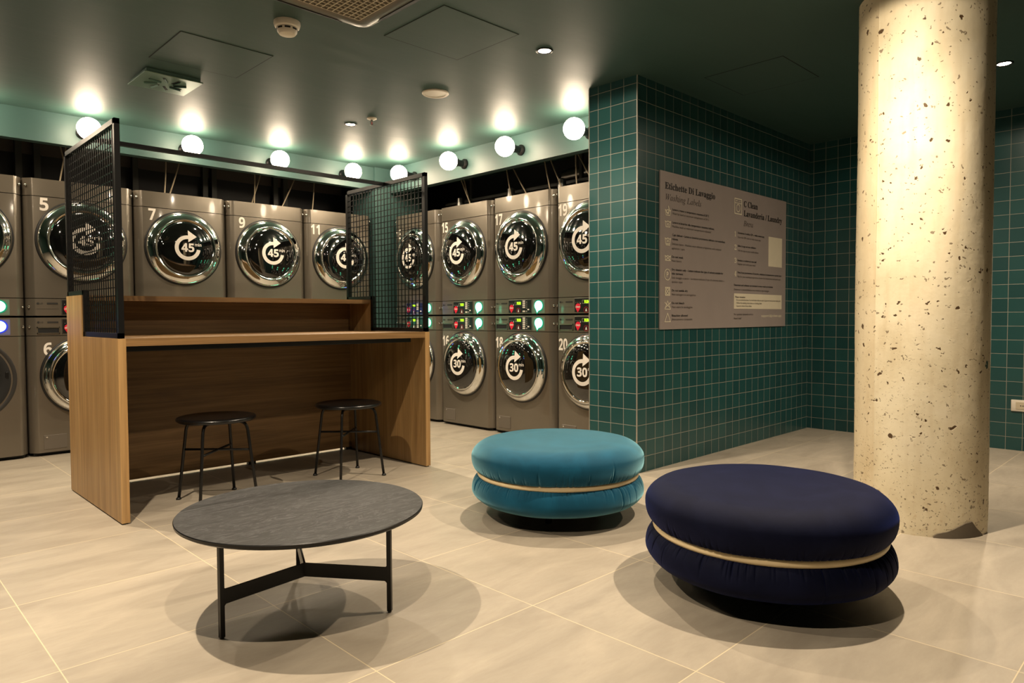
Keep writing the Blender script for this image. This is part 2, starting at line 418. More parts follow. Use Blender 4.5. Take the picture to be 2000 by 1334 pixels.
# ------------------------------------------------------------------ downlights
SPOTS = [(2.80, 2.60, 'round downlight in the ceiling in front of the tiled partition end', .9),
         (2.81, 4.57, 'round downlight in the ceiling above the wooden counter near the dryers'),
         (4.84, .92, 'round downlight in the ceiling just right of the concrete column'),
         (2.76, .94, 'round downlight in the ceiling over the dark blue pouf', 1.15),
         (.50, .96, 'round downlight in the ceiling left of the camera, nearest to it', .8),
         (.49, 2.64, 'round downlight in the ceiling left of the coffee table', 1.3),
         (.50, 4.50, 'round downlight in the ceiling left of the wooden counter')]
def downlight(x, y, label, gain=1.0):
    t = thing('downlight', label, 'ceiling light', (x, y, H), 0, 'recessed ceiling downlights')
    bm = NB(); lathe(bm, [(.046, 0), (.047, -.004), (.040, -.006), (.034, -.004), (.034, 0)], 40, cap=False)
    obj('bezel', bm, M['black'], t, smooth=True)
    bm = NB(); lathe(bm, [(0, -.002), (.033, -.002)], 32, cap=False)
    obj('lens', bm, M['led'], t, auto=1)
    ld = bpy.data.lights.new('downlight_lamp', 'SPOT'); ld.energy = SPOT_W; ld.color = WARM; ld.spot_size = math.radians(172); ld.spot_blend = .15
    ld.use_nodes = True; nt = ld.node_tree; e = nt.nodes['Emission']      # reflector lamp: most of the light goes straight down
    tc = nt.nodes.new('ShaderNodeTexCoord'); sp = nt.nodes.new('ShaderNodeSeparateXYZ'); nt.links.new(tc.outputs['Normal'], sp.inputs[0])
    ab = nt.nodes.new('ShaderNodeMath'); ab.operation = 'ABSOLUTE'; nt.links.new(sp.outputs[2], ab.inputs[0])
    pw = nt.nodes.new('ShaderNodeMath'); pw.operation = 'POWER'; nt.links.new(ab.outputs[0], pw.inputs[0]); pw.inputs[1].default_value = 3.6
    ma = nt.nodes.new('ShaderNodeMath'); ma.operation = 'MULTIPLY_ADD'; nt.links.new(pw.outputs[0], ma.inputs[0]); ma.inputs[1].default_value = 1.25*gain; ma.inputs[2].default_value = .085*gain
    nt.links.new(ma.outputs[0], e.inputs['Strength'])
    ld.shadow_soft_size = .016
    lo = bpy.data.objects.new('downlight_lamp', ld); C.objects.link(lo); lo.parent = t; lo.location = (0, 0, -.012)
for s in SPOTS: downlight(*s)

# ------------------------------------------------------------------ globes on the fascias
def globe(x, y, z, rz, label):
    """local: wall plate at y=+.18 behind the globe centre, globe toward -y"""
    t = thing('globe_light', label, 'wall light', (x, y, z), rz, 'glass globe lights along the fascia')
    bm = NB(); lathe(bm, [(.042, -.178), (.042, -.165), (.034, -.155), (.028, -.15), (.028, -.10), (.034, -.095), (.038, -.075), (.038, -.060)], 32, axis='y')
    obj('socket', bm, M['black'], t, smooth='auto')
    bm = NB(); bmesh.ops.create_uvsphere(bm, u_segments=40, v_segments=24, radius=.075)
    obj('globe', bm, M['globe'], t, smooth=True)
GA = [(.641, None), (1.334, 'glowing globe light above the gap between dryers 5 and 7, left mesh screen in front'), (2.027, 'glowing globe light on the left fascia above dryer 7'),
      (2.733, 'glowing globe light on the left fascia above dryer 9'), (3.431, 'glowing globe light on the left fascia above dryer 11')]
for x, l in GA:
    globe(x, 5.544, 2.270, 0, l or 'glowing globe light on the left fascia above dryer 3, left edge')
for y, l in [(5.285, 'glowing globe light above dryer 13, just over the right mesh screen'), (4.575, 'glowing globe light on the right fascia above dryer 15'),
             (3.895, 'glowing globe light on the right fascia above dryer 17'), (3.201, 'glowing globe light above dryer 19 beside the tiled partition')]:
    globe(3.745, y, 2.257, -PI/2, l)

# ------------------------------------------------------------------ laundry machines
WM = PW-.010; HW = WM/2; CH = .045
def front_poly(inset=0.0, depth=.62):
    w_ = HW-inset; b = .006
    half = [(-w_, depth), (-w_, CH+b), (-w_+b*.35, CH-b*.25), (-w_+CH-b*.6, b*.35), (-w_+CH+b, 0)]
    return half+[(-x, y) for x, y in reversed(half)]
def shell(bm, z0, z1, depth=.62):
    prism(bm, front_poly(0, depth), z0, z1)
def disc_y(r): return -(.052+.034*(1-(r/.205)**2)) if r < .205 else -.052
def door(parent, cz, minutes, hinge_open=0.0, R=.282):
    """door, its own origin on the hinge"""
    off = Vector((-R, 0, 0)) if hinge_open else Vector((0, 0, 0))
    bm = NB(); lathe(bm, [(R+.007, -.004), (R+.007, .006), (R+.003, .010), (R-.004, .010)], 72, axis='y', c=-off, cap=False)
    d = obj('door', bm, M['gasket'], parent, smooth=True, loc=(off.x, 0, cz))
    bm = NB(); lathe(bm, [(R-.003, -.002), (R-.003, .014), (R-.010, .030), (R-.026, .044), (R-.050, .052), (.226, .055), (.215, .053), (.206, .048)], 84, axis='y', c=-off, cap=False)
    obj('door_ring', bm, M['chrome'], d, smooth=True)
    bm = NB(); pr = [(.2075, .046)]+[(.205*math.cos(a*PI/16), .050+.034*math.sin(a*PI/16)) for a in range(0, 8)]+[(0, .084)]
    lathe(bm, pr, 72, axis='y', c=-off, cap=False)
    obj('door_window', bm, M['dglass'], d, smooth=True)
    def yf(x, z):
        r = min(.2, math.hypot(x, z)); return -(.0525+.034*math.sqrt(max(0, 1-(r/.205)**2)))
    bm = NB()
    # circular arrow: arc from the head at the top round the left side to the right
    a0, a1 = math.radians(84), math.radians(352); n = 44; ri, ro = .068, .096
    pa = [bm.verts.new((ri*math.cos(a0+(a1-a0)*i/n), 0, ri*math.sin(a0+(a1-a0)*i/n))) for i in range(n+1)]
    pb = [bm.verts.new((ro*math.cos(a0+(a1-a0)*i/n), 0, ro*math.sin(a0+(a1-a0)*i/n))) for i in range(n+1)]
    for i in range(n): bm.faces.new((pa[i], pb[i], pb[i+1], pa[i+1]))
    tri = [bm.verts.new(p) for p in ((.004, 0, .136), (.070, 0, .089), (.004, 0, .044))]
    bm.faces.new(tri)
    for v in bm.verts: v.co.y = yf(v.co.x, v.co.z)
    text(bm, sans(minutes), -.048, -.029, width=.096, height=.062, bold=.014, yfun=yf)
    text(bm, 'min', .054, .016, width=.050, height=.027, bold=.006, yfun=yf)
    for v in bm.verts: v.co -= off
    bmesh.ops.recalc_face_normals(bm, faces=bm.faces[:])
    obj('minutes_decal', bm, M['white'], d, auto=1)
    if hinge_open: d.rotation_euler = (0, 0, -hinge_open)
    return d
def screws(parent, zs):
    for z in zs:
        for s in (-1, 1):
            bm = NB(); lathe(bm, [(.009, -.002), (.009, .003), (.005, .006), (0, .006)], 16, axis='y')
            o = obj('screw', bm, M['chrome'], parent, smooth=True, loc=(s*(HW-.012), .022, z))
            o.rotation_euler = (0, 0, s*PI/4)
def bubble(bm, cx, cz, rx, rz, y0, y1):
    p = []
    for i in range(40):
        a = 2*PI*i/40
        if math.radians(232) < a < math.radians(262):
            if not p or p[-1] != 'tail':
                if not any(q == 'tail' for q in p): p.append('tail')
            continue
        p.append((cx+rx*math.cos(a), cz+rz*math.sin(a)))
    p = [(cx-rx*.38, cz-rz*1.45) if q == 'tail' else q for q in p]
    plate(bm, p, y0, y1)
def panel(parent, z0, z1, light, washer):
    """control panel parts between heights z0 and z1"""
    bm = NB(); shell(bm, z0, z1, .3)
    cp = obj('control_panel', bm, M['steel'], parent, smooth='auto')
    h = z1-z0; mz = (z0+z1)/2; x0 = -HW
    # left label field
    bm = NB()
    lathe(bm, [(0, .0022), (.0075, .0022), (.0075, 0)], 20, axis='y', c=(x0+.062, 0, z1-.033), cap=False)
    text(bm, 'LG', x0+.073, z1-.038, height=.0105, y=-.0015, bold=.02)
    obj('logo', bm, M['slot'], cp)
    bm = NB(); box(bm, x0+.115, x0+.180, -.0025, .001, z1-.038, z1-.027)
    obj('name_plate', bm, M['slot'], cp)
    if washer:
        bm = NB()
        fr = (x0+.052, x0+.188, z0+.012, z0+.060)
        box(bm, fr[0], fr[1], -.006, .002, fr[3]-.008, fr[3]); box(bm, fr[0], fr[1], -.006, .002, fr[2], fr[2]+.006)
        box(bm, fr[0], fr[0]+.006, -.006, .002, fr[2], fr[3]); box(bm, fr[1]-.006, fr[1], -.006, .002, fr[2], fr[3])
        dr = obj('detergent_drawer', bm, M['inox'], cp)
        bm = NB(); box(bm, fr[0]+.006, fr[1]-.006, -.001, .002, fr[2]+.006, fr[3]-.008); obj('drawer_grip', bm, M['dark'], dr)
    else:
        bm = NB(); box(bm, x0+.055, x0+.185, -.001, .001, mz-.012, mz-.0105); obj('label_line', bm, M['slot'], cp)
    # display
    dx0, dx1, dz0, dz1 = x0+.205, x0+.452, mz-.050, mz+.050
    bm = NB(); box(bm, dx0-.004, dx1+.004, -.004, .001, dz0-.004, dz1+.004, .002, 1); di = obj('display', bm, M['inox'], cp)
    bm = NB(); box(bm, dx0, dx1, -.0055, 0, dz0, dz1); obj('display_face', bm, M['blackplastic'], di)
    bm = NB(); cx, cz = dx0+.033, mz-.010
    p = arc(cx, cz, .024, math.radians(-40), math.radians(220), 20)+[(cx-.002, cz-.042)]
    plate(bm, p, -.0068, -.0055)
    bb = obj('brand_balloon', bm, M['red'], di)
    bm = NB(); text(bm, 'clean', cx-.021, cz-.007, width=.041, height=.016, y=-.0075, bold=.02); 
    lathe(bm, [(0, .0075), (.004, .0075)], 12, axis='y', c=(cx+.024, 0, cz+.022), cap=False)
    for k in range(3): box(bm, cx-.020+k*.018, cx-.017+k*.018, -.0065, -.0055, cz+.030, cz+.033)
    obj('brand_text', bm, M['white'], di)
    bm = NB()
    text(bm, '\u2190', dx1-.052, dz0+.004, size=.022, y=-.0065)
    for k in range(4): box(bm, dx1-.052, dx1-.040, -.0065, -.0055, dz1-.018-k*.0155, dz1-.0155-k*.0155)
    box(bm, dx1-.036, dx1-.018, -.0065, -.0055, dz0+.020, dz0+.030)
    obj('selector_marks', bm, M['white'], di)
    bm = NB(); gx = dx0+.072
    plate(bm, [(gx+.034, mz-.030), (gx+.030, mz-.044), (gx+.046, mz-.044), (gx+.042, mz-.030), (gx+.038, mz-.020)], -.0068, -.0055)
    obj('start_symbol', bm, M['white'], di)
    bm = NB()
    n = 24; oa = arc(gx+.038, mz-.033, .021, 0, 2*PI, n); ia = arc(gx+.038, mz-.033, .0195, 0, 2*PI, n)
    va = [bm.verts.new((x, -.0066, z)) for x, z in oa[:-1]]; vb = [bm.verts.new((x, -.0066, z)) for x, z in ia[:-1]]
    for i in range(n): bm.faces.new((va[i], va[(i+1) % n], vb[(i+1) % n], vb[i]))
    obj('start_ring', bm, M['red'], di)
    bm = NB(); text(bm, 'PUSH', gx+.022, mz+.016, width=.044, height=.019, y=-.0072, bold=.05)
    obj('readout', bm, M['lcd'], di)
    bm = NB()
    for z in (mz+.012, mz+.037): box(bm, gx+.001, gx+.068, -.0068, -.0055, z, z+.0012)
    box(bm, gx+.001, gx+.0022, -.0068, -.0055, mz+.012, mz+.038)
    obj('readout_frame', bm, M['grey_btn'], di)
    nb = 6 if washer else 5
    for k in range(nb):
        kk = k if (washer or k < 4) else 5
        bm = NB(); zt = dz1-.004-kk*.0158; box(bm, dx0+.158, dx0+.186, -.0085, -.005, zt-.0125, zt, .001, 1)
        obj('button', bm, M['grey_btn'], di)
    # status light; the halo and plate glow around it are put in as emission
    bx = x0+.533
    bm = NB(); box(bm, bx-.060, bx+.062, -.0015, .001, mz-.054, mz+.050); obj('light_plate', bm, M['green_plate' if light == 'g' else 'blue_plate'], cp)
    bm = NB(); bubble(bm, bx, mz+.003, .051, .046, -.0035, -.001)
    obj('light_halo', bm, M['green_halo' if light == 'g' else 'blue_halo'], cp)
    bm = NB(); bubble(bm, bx, mz+.004, .040, .037, -.006, -.001)
    obj('status_light', bm, M['green' if light == 'g' else 'blue'], cp)
    return cp
def number(parent, s, zc):
    bm = NB(); w_ = .052 if len(s) == 1 else .086
    text(bm, sans(s), -HW+(.088 if len(s) == 1 else CH), zc-.042, width=w_, height=.084, y=-.0012, bold=.008)
    obj('number', bm, M['white'], parent)
WH = .963
def make_dryer(name, num, light, loc, rz, label):
    t = thing(name, label, 'tumble dryer', loc, rz, 'numbered tumble dryers stacked on the washers')
    hb, hp, hc, ht = .012, .126, .828, .946      # local heights: panel top, cap seam, top
    panel(t, hb-.008, hp-.0045, light, False)
    bm = NB(); shell(bm, hp, hc-.0045); obj('body', bm, M['steel'], t, smooth='auto')
    bm = NB(); shell(bm, hc, ht); o = obj('top_cap', bm, M['steel'], t, smooth='auto')
    bm = NB(); box(bm, -HW+.02, HW-.02, .03, .6, hb-.008, ht-.02); obj('core', bm, M['dark'], t)
    door(t, .527, '45'); number(t, num, .772)
    screws(t, (hp-.062, ht-.05))
    return t
def make_washer(name, num, light, loc, rz, label, open_=0.0):
    t = thing(name, label, 'washing machine', loc, rz, 'numbered washing machines under the dryers')
    bm = NB(); shell(bm, .024, .8345); obj('body', bm, M['steel'], t, smooth='auto')
    panel(t, .839, .963, light, True)
    bm = NB(); box(bm, -HW+.02, HW-.02, .03, .6, .006, .955); obj('plinth', bm, M['dark'], t)
    if open_:
        bm = NB(); lathe(bm, [(.285, -.0), (.280, .002), (.262, .002), (.250, -.012)], 64, axis='y', c=(0, 0, .5525), cap=False)
        obj('door_recess', bm, M['slot'], t, smooth=True)
        bm = NB(); lathe(bm, [(.250, .004), (.200, .010), (.192, .002), (0, .002)], 64, axis='y', c=(0, 0, .5525), cap=False)
        obj('drum_opening', bm, M['dark'], t, smooth=True)
        bm = NB(); box(bm, .218, .236, -.014, .0, .56, .60, .003); obj('latch', bm, M['black'], t)
    door(t, .5525, '30', open_, .274); number(t, num, .744)
    bm = NB(); box(bm, -HW+.075, -HW+.215, -.003, .001, .045, .145, .002, 1); sh = obj('service_hatch', bm, M['steel_flat'], t)
    bm = NB(); lathe(bm, [(.006, 0), (.006, .006), (0, .006)], 14, axis='y', c=(-HW+.093, 0, .13)); obj('hatch_screw', bm, M['chrome'], sh)
    screws(t, (.90,))
    return t
desc = {3: 'at the left edge of the photo', 5: 'behind the left mesh screen', 7: 'first full dryer right of the left mesh screen', 9: 'middle of the left row above the counter',
        11: 'half behind the right mesh screen, end of the left row', 13: 'facing right behind the right mesh screen', 15: 'just right of the counter and its mesh screen',
        17: 'in the right row between dryers 15 and 19', 19: 'partly hidden by the tiled partition'}
for i, k in enumerate((3, 5, 7, 9, 11)):
    cx = .972+PW*(i-.5)
    make_washer('washing_machine', str(k+1), 'b' if k == 3 else 'g', (cx, YA, 0), 0,
                f'grey front-loading washer numbered {k+1} under dryer {k}' + (', blue light, door open' if k == 3 else ''), 1.75 if k == 3 else 0)
    make_dryer('tumble_dryer', str(k), 'b' if k == 11 else 'g', (cx, YA, .972), 0, f'grey stacked dryer numbered {k}, {desc[k]}')
for i, k in enumerate((13, 15, 17, 19)):
    cy = 5.640-PW*(i+.5)
    make_washer('washing_machine', str(k+1), 'g', (XB, cy, 0), -PI/2, f'grey front-loading washer numbered {k+1} under dryer {k}')
    make_dryer('tumble_dryer', str(k), 'g', (XB, cy, .972), -PI/2, f'grey stacked dryer numbered {k}, {desc[k]}')

# ------------------------------------------------------------------ services above and behind the machines
def cable(p0, p1, label, sag=(.0, .0)):
    bm = NB(); p0 = Vector(p0); p1 = Vector(p1); d = Vector((sag[0], sag[1], 0))
    tube(bm, bezier(p0, p0.lerp(p1, .33)+d, p0.lerp(p1, .66)+d, p1), .0055, 8)
    tag(obj('cable', bm, M['cable'], smooth=True), label, 'cable', 'pale cables rising behind the machines')
CA = [((1.243, 2.384), (1.303, 1.95), 'left of two crossing cables above dryer 5'), ((1.334, 2.384), (1.237, 1.95), 'right of two crossing cables above dryer 5'),
      ((2.018, 2.384), (1.960, 1.918), 'left pale cable above dryer 7'), ((2.163, 2.384), (1.996, 1.918), 'right pale cable leaning above dryer 7'),
      ((2.764, 2.384), (2.700, 1.918), 'upright pale cable above dryer 9, left of a crossed pair'), ((2.865, 2.384), (2.675, 1.918), 'slanting pale cable above dryer 9, crossing its neighbour'),
      ((3.208, 2.384), (2.941, 1.918), 'strongly slanting pale cable near the right end of dryer 9'), ((3.365, 2.384), (3.264, 1.918), 'single pale cable above dryer 11')]
for (xa, za), (xb, zb), l in CA: ky = .02*(CA.index(((xa, za), (xb, zb), l)) % 2); cable((xa, 6.10+ky, za), (xb, 5.98+ky, 1.9195), l, (.006, 0))
CB = [(5.058, 4.79, 'left pale cable above dryer 15'), (5.02, 4.84, 'right pale cable above dryer 15'), (4.405, 4.277, 'left pale cable above dryer 17, near its left corner'), (4.42, 4.093, 'slanting pale cable above dryer 17'),
      (3.959, 3.827, 'left of two pale cables above the right part of dryer 17'), (3.958, 3.709, 'right of two pale cables above the right part of dryer 17'),
      (3.594, 3.56, 'upright pale cable where dryers 17 and 19 meet'), (3.684, 3.385, 'slanting pale cable above dryer 19 beside the partition')]
for ya, yb, l in CB: kx = .03*(CB.index((ya, yb, l)) % 2); cable((4.22+kx, ya, 2.384), (4.20+kx, yb, 1.9195), l, (0, .004))
def stud(x, label):
    bm = NB(); box(bm, x-.022, x+.022, YBK-.06, YBK-.012, 0, H); tag(obj('metal_stud', bm, M['stud']), label, 'metal post', 'upright posts behind the left machines')
for x, l in [(1.08, 'dark upright post behind dryer 5, left one'), (1.20, 'dark upright post behind dryer 5, right one'), (1.90, 'dark upright post behind the gap of dryers 5 and 7'),
             (2.48, 'dark upright post behind dryer 7, left of a pair'), (2.56, 'dark upright post behind dryer 7, right of a pair'), (3.15, 'dark upright post behind dryer 9, left of a pair'), (3.25, 'dark upright post behind dryer 9, right of a pair')]:
    stud(x, l)
def flue(x, y, label, r=.05):
    bm = NB(); lathe(bm, [(r, 1.9195), (r, 2.02), (r*1.12, 2.022), (r*1.12, 2.05), (r, 2.052), (r, 2.10), (r*.3, 2.11)], 28, c=(x, y, 0))
    tag(obj('exhaust_pipe', bm, M['duct'], smooth='auto'), label, 'pipe', 'short metal pipes on the dryers')
flue(4.42, 4.52, 'short metal pipe standing on top of dryer 15', .036); flue(4.42, 3.91, 'short metal pipe standing on top of dryer 17', .036)
flue(4.42, 5.22, 'short metal pipe standing on top of dryer 13', .036)
bm = NB(); tube(bm, [(4.70, 2.8425, 2.22), (4.70, 3.3, 2.22), (4.70, 3.8, 2.2), (4.70, 4.1, 2.19), (4.85, 4.25, 2.19)], .06, 24)
tag(obj('air_duct', bm, M['duct'], smooth='auto'), 'silver round duct running behind dryers 17 and 19', 'duct')
bm = NB(); tube(bm, bezier((4.56, 2.845, 2.05), (4.5, 3.4, 2.10), (4.45, 3.5, 1.96), (4.30, 3.66, 1.942), 16), .022, 12)
tag(obj('hose', bm, M['bluehose'], smooth=True), 'blue hose curving behind dryers 17 and 19', 'hose')
bm = NB(); box(bm, 4.54, 4.58, YP2+.02, 5.6, 2.085, 2.11); box(bm, 4.545, 4.575, 3.80, 3.83, 2.10, H); box(bm, 4.545, 4.575, 5.2, 5.23, 2.10, H)
tag(obj('cable_tray', bm, M['stud']), 'dark metal rail running above the right row of dryers', 'rail')

# ------------------------------------------------------------------ wooden counter with mesh screens
X0, X1, Y0, Y1, ZT, ZS = .945, 2.731, 3.54, 4.475, .860, 1.076
YS = 4.165
tk = .035
t = thing('work_counter', 'oak two-level counter with black mesh screens at both ends, in front of the dryers', 'counter', ((X0+X1)/2, (Y0+Y1)/2, 0))
cx, cy = (X0+X1)/2, (Y0+Y1)/2
def cpart(name, bm, mat, **k):
    for v in bm.verts: v.co -= Vector((cx, cy, 0))
    return obj(name, bm, mat, k.pop('parent', t), **k)
for xa in (X0, X1-tk):
    bm = NB()
    pol = [(Y0, .006), (Y1, .006), (Y1, ZS), (YS, ZS), (YS, ZT), (Y0, ZT)]
    a = [bm.verts.new((xa, y, z)) for y, z in pol]; b = [bm.verts.new((xa+tk, y, z)) for y, z in pol]
    bm.faces.new(a); bm.faces.new(b[::-1])
    for i in range(6): bm.faces.new((a[i], b[i], b[(i+1) % 6], a[(i+1) % 6]))
    cpart('side_panel', bm, M['oak_v'])
    bm = NB(); box(bm, xa+.006, xa+tk-.006, Y0+.01, Y1-.01, 0, .006); cpart('foot_rail', bm, M['black'])
bm = NB(); box(bm, X0+tk, X1-tk, Y0, Y1-.03, ZT-.036, ZT); cpart('worktop', bm, M['oak_h'])
bm = NB(); box(bm, X0+tk, X1-tk, YS, Y1, ZS-.028, ZS); cpart('upper_shelf', bm, M['oak_h'])
bm = NB(); box(bm, X0+tk, X1-tk, Y1-.05, Y1-.022, .018, ZS-.028); cpart('back_panel', bm, M['oak_h'])
bm = NB(); box(bm, X0+tk, X1-.12, Y0+.035, Y0+.065, ZT-.062, ZT-.036); cpart('support_bar', bm, M['black'])
for xx in (X0+.06, 1.93, X1-.08):
    bm = NB(); box(bm, xx, xx+.05, Y1-.05, Y1-.022, 0, .018); cpart('foot', bm, M['black'])
ZM = 1.862
for k, xc in enumerate((X0+tk/2, X1-tk/2)):
    bw = .024; hwx = .012
    bm = NB(); zb = ZT+.001; zn = ZS+.001
    box(bm, xc-hwx, xc+hwx, Y0, Y0+bw, zb, ZM)                      # front post
    box(bm, xc-hwx, xc+hwx, Y0, Y1, ZM-bw, ZM)                      # top
    box(bm, xc-hwx, xc+hwx, Y1-bw, Y1, zn, ZM)                      # back post
    box(bm, xc-hwx, xc+hwx, YS-bw, Y1, zn, zn+bw)                   # over the shelf
    box(bm, xc-hwx, xc+hwx, YS-bw-.002, YS-.002, zb, zn+bw)         # notch
    box(bm, xc-hwx, xc+hwx, Y0, YS-.002, zb, zb+bw)                 # bottom
    sc = cpart('mesh_screen', bm, M['black'])
    bm = NB(); pz = .0385; r = .0022
    y = Y0+bw+.016
    while y < Y1-bw-.005:
        lo = zb+bw*.5 if y < YS-bw-.002 else zn+bw*.5
        box(bm, xc-r, xc+r, y-r, y+r, lo, ZM-bw*.5); y += pz
    z = zb+bw+.02
    while z < ZM-bw-.004:
        hi = (YS-bw*.5) if z < zn else (Y1-bw*.5)
        box(bm, xc+r*.6, xc+r*2.6, Y0+bw*.5, hi, z-r, z+r); z += pz
    cpart('wire_grid', bm, M['black'], parent=sc)
bm = NB(); box(bm, X0+tk/2+.012, X1-tk/2-.012, 3.99, 4.012, ZM-.022, ZM); cpart('top_bar', bm, M['black'])

# ------------------------------------------------------------------ stools
def make_stool():
    t = thing('stool', 'round black metal stool under the left half of the counter', 'stool', (0, 0, 0), 0, 'black stools at the counter')
    bm = NB(); lathe(bm, [(0, .419), (.170, .417), (.186, .419), (.194, .426), (.195, .433), (.190, .440), (.178, .443), (.165, .4415), (0, .440)], 72)
    obj('seat', bm, M['blackgloss'], t, smooth=True)
    for k in range(4):
        a = PI/4+k*PI/2; dx, dy = math.cos(a), math.sin(a)
        bm = NB(); pts = [Vector((dx*.05, dy*.05, .4115)), Vector((dx*.11, dy*.11, .4115))]
        pts += bezier((dx*.118, dy*.118, .4115), (dx*.148, dy*.148, .411), (dx*.158, dy*.158, .395), (dx*.163, dy*.163, .365), 8)
        pts += [Vector((dx*.186, dy*.186, .18)), Vector((dx*.2075, dy*.2075, .008))]
        tube(bm, pts, .0078, 12); lg = obj('leg', bm, M['black'], t, smooth=True)
        bm = NB(); lathe(bm, [(.013, 0), (.013, .006), (.009, .012)], 16, c=(dx*.2085, dy*.2085, 0)); obj('foot_cap', bm, M['gasket'], lg, smooth=True)
    for k in range(2):
        a = PI/4+k*PI/2; dx, dy = math.cos(a)*.176, math.sin(a)*.176
        bm = NB(); tube(bm, [(-dx, -dy, .262+k*.003), (dx, dy, .262+k*.003)], .006, 10); obj('stretcher', bm, M['black'], t, smooth=True)
    return t
st = make_stool(); st.location = (1.4435, 3.690, 0)
s2 = copy_tree(st); s2.location = (2.230, 3.688, 0); s2['label'] = 'round black metal stool near the right side panel of the counter'

# ------------------------------------------------------------------ coffee table
t = thing('coffee_table', 'low round coffee table with black oak top and three thin black legs', 'coffee table', (1.101, 2.107, 0))
RT = .388
bm = NB(); lathe(bm, [(0, .313), (RT-.012, .313), (RT-.001, .320), (RT, .328), (RT-.002, .3305), (0, .3305)], 128)
bm.normal_update()
for f in bm.faces:
    if f.normal.z < .9: f.material_index = 1
obj('tabletop', bm, [M['blackoak'], M['black']], t, smooth='auto')
angs = [math.radians(-172.5), math.radians(-53.5), math.radians(66.8)]
for a in angs:
    r = .291; ux, uy = math.cos(a), math.sin(a)
    def L(d, s, z): return (ux*d-uy*s, uy*d+ux*s, z)
    def obox(bm, d0, d1, s0, s1, z0, z1):
        v = [bm.verts.new(L(d, s, z)) for z in (z0, z1) for d, s in ((d0, s0), (d1, s0), (d1, s1), (d0, s1))]
        for f in ((0, 3, 2, 1), (4, 5, 6, 7), (0, 1, 5, 4), (1, 2, 6, 5), (2, 3, 7, 6), (3, 0, 4, 7)): bm.faces.new([v[i] for i in f])
    bm = NB(); obox(bm, r-.007, r+.007, -.007, .007, .004, .313); lg = obj('leg', bm, M['black'], t)
    bm = NB(); obox(bm, r-.005, r+.005, -.005, .005, 0, .004); obj('foot_pad', bm, M['silver'], lg)
    bm = NB()
    pol = [(0, .101), (r-.014, .101), (r-.007, .094), (r-.007, .152), (r-.014, .145), (0, .145)]
    va = [bm.verts.new(L(d, -.0035, z)) for d, z in pol]; vb = [bm.verts.new(L(d, .0035, z)) for d, z in pol]
    bm.faces.new(va); bm.faces.new(vb[::-1])
    for i in range(6): bm.faces.new((va[i], vb[i], vb[(i+1) % 6], va[(i+1) % 6]))
    obj('brace', bm, M['black'], t)

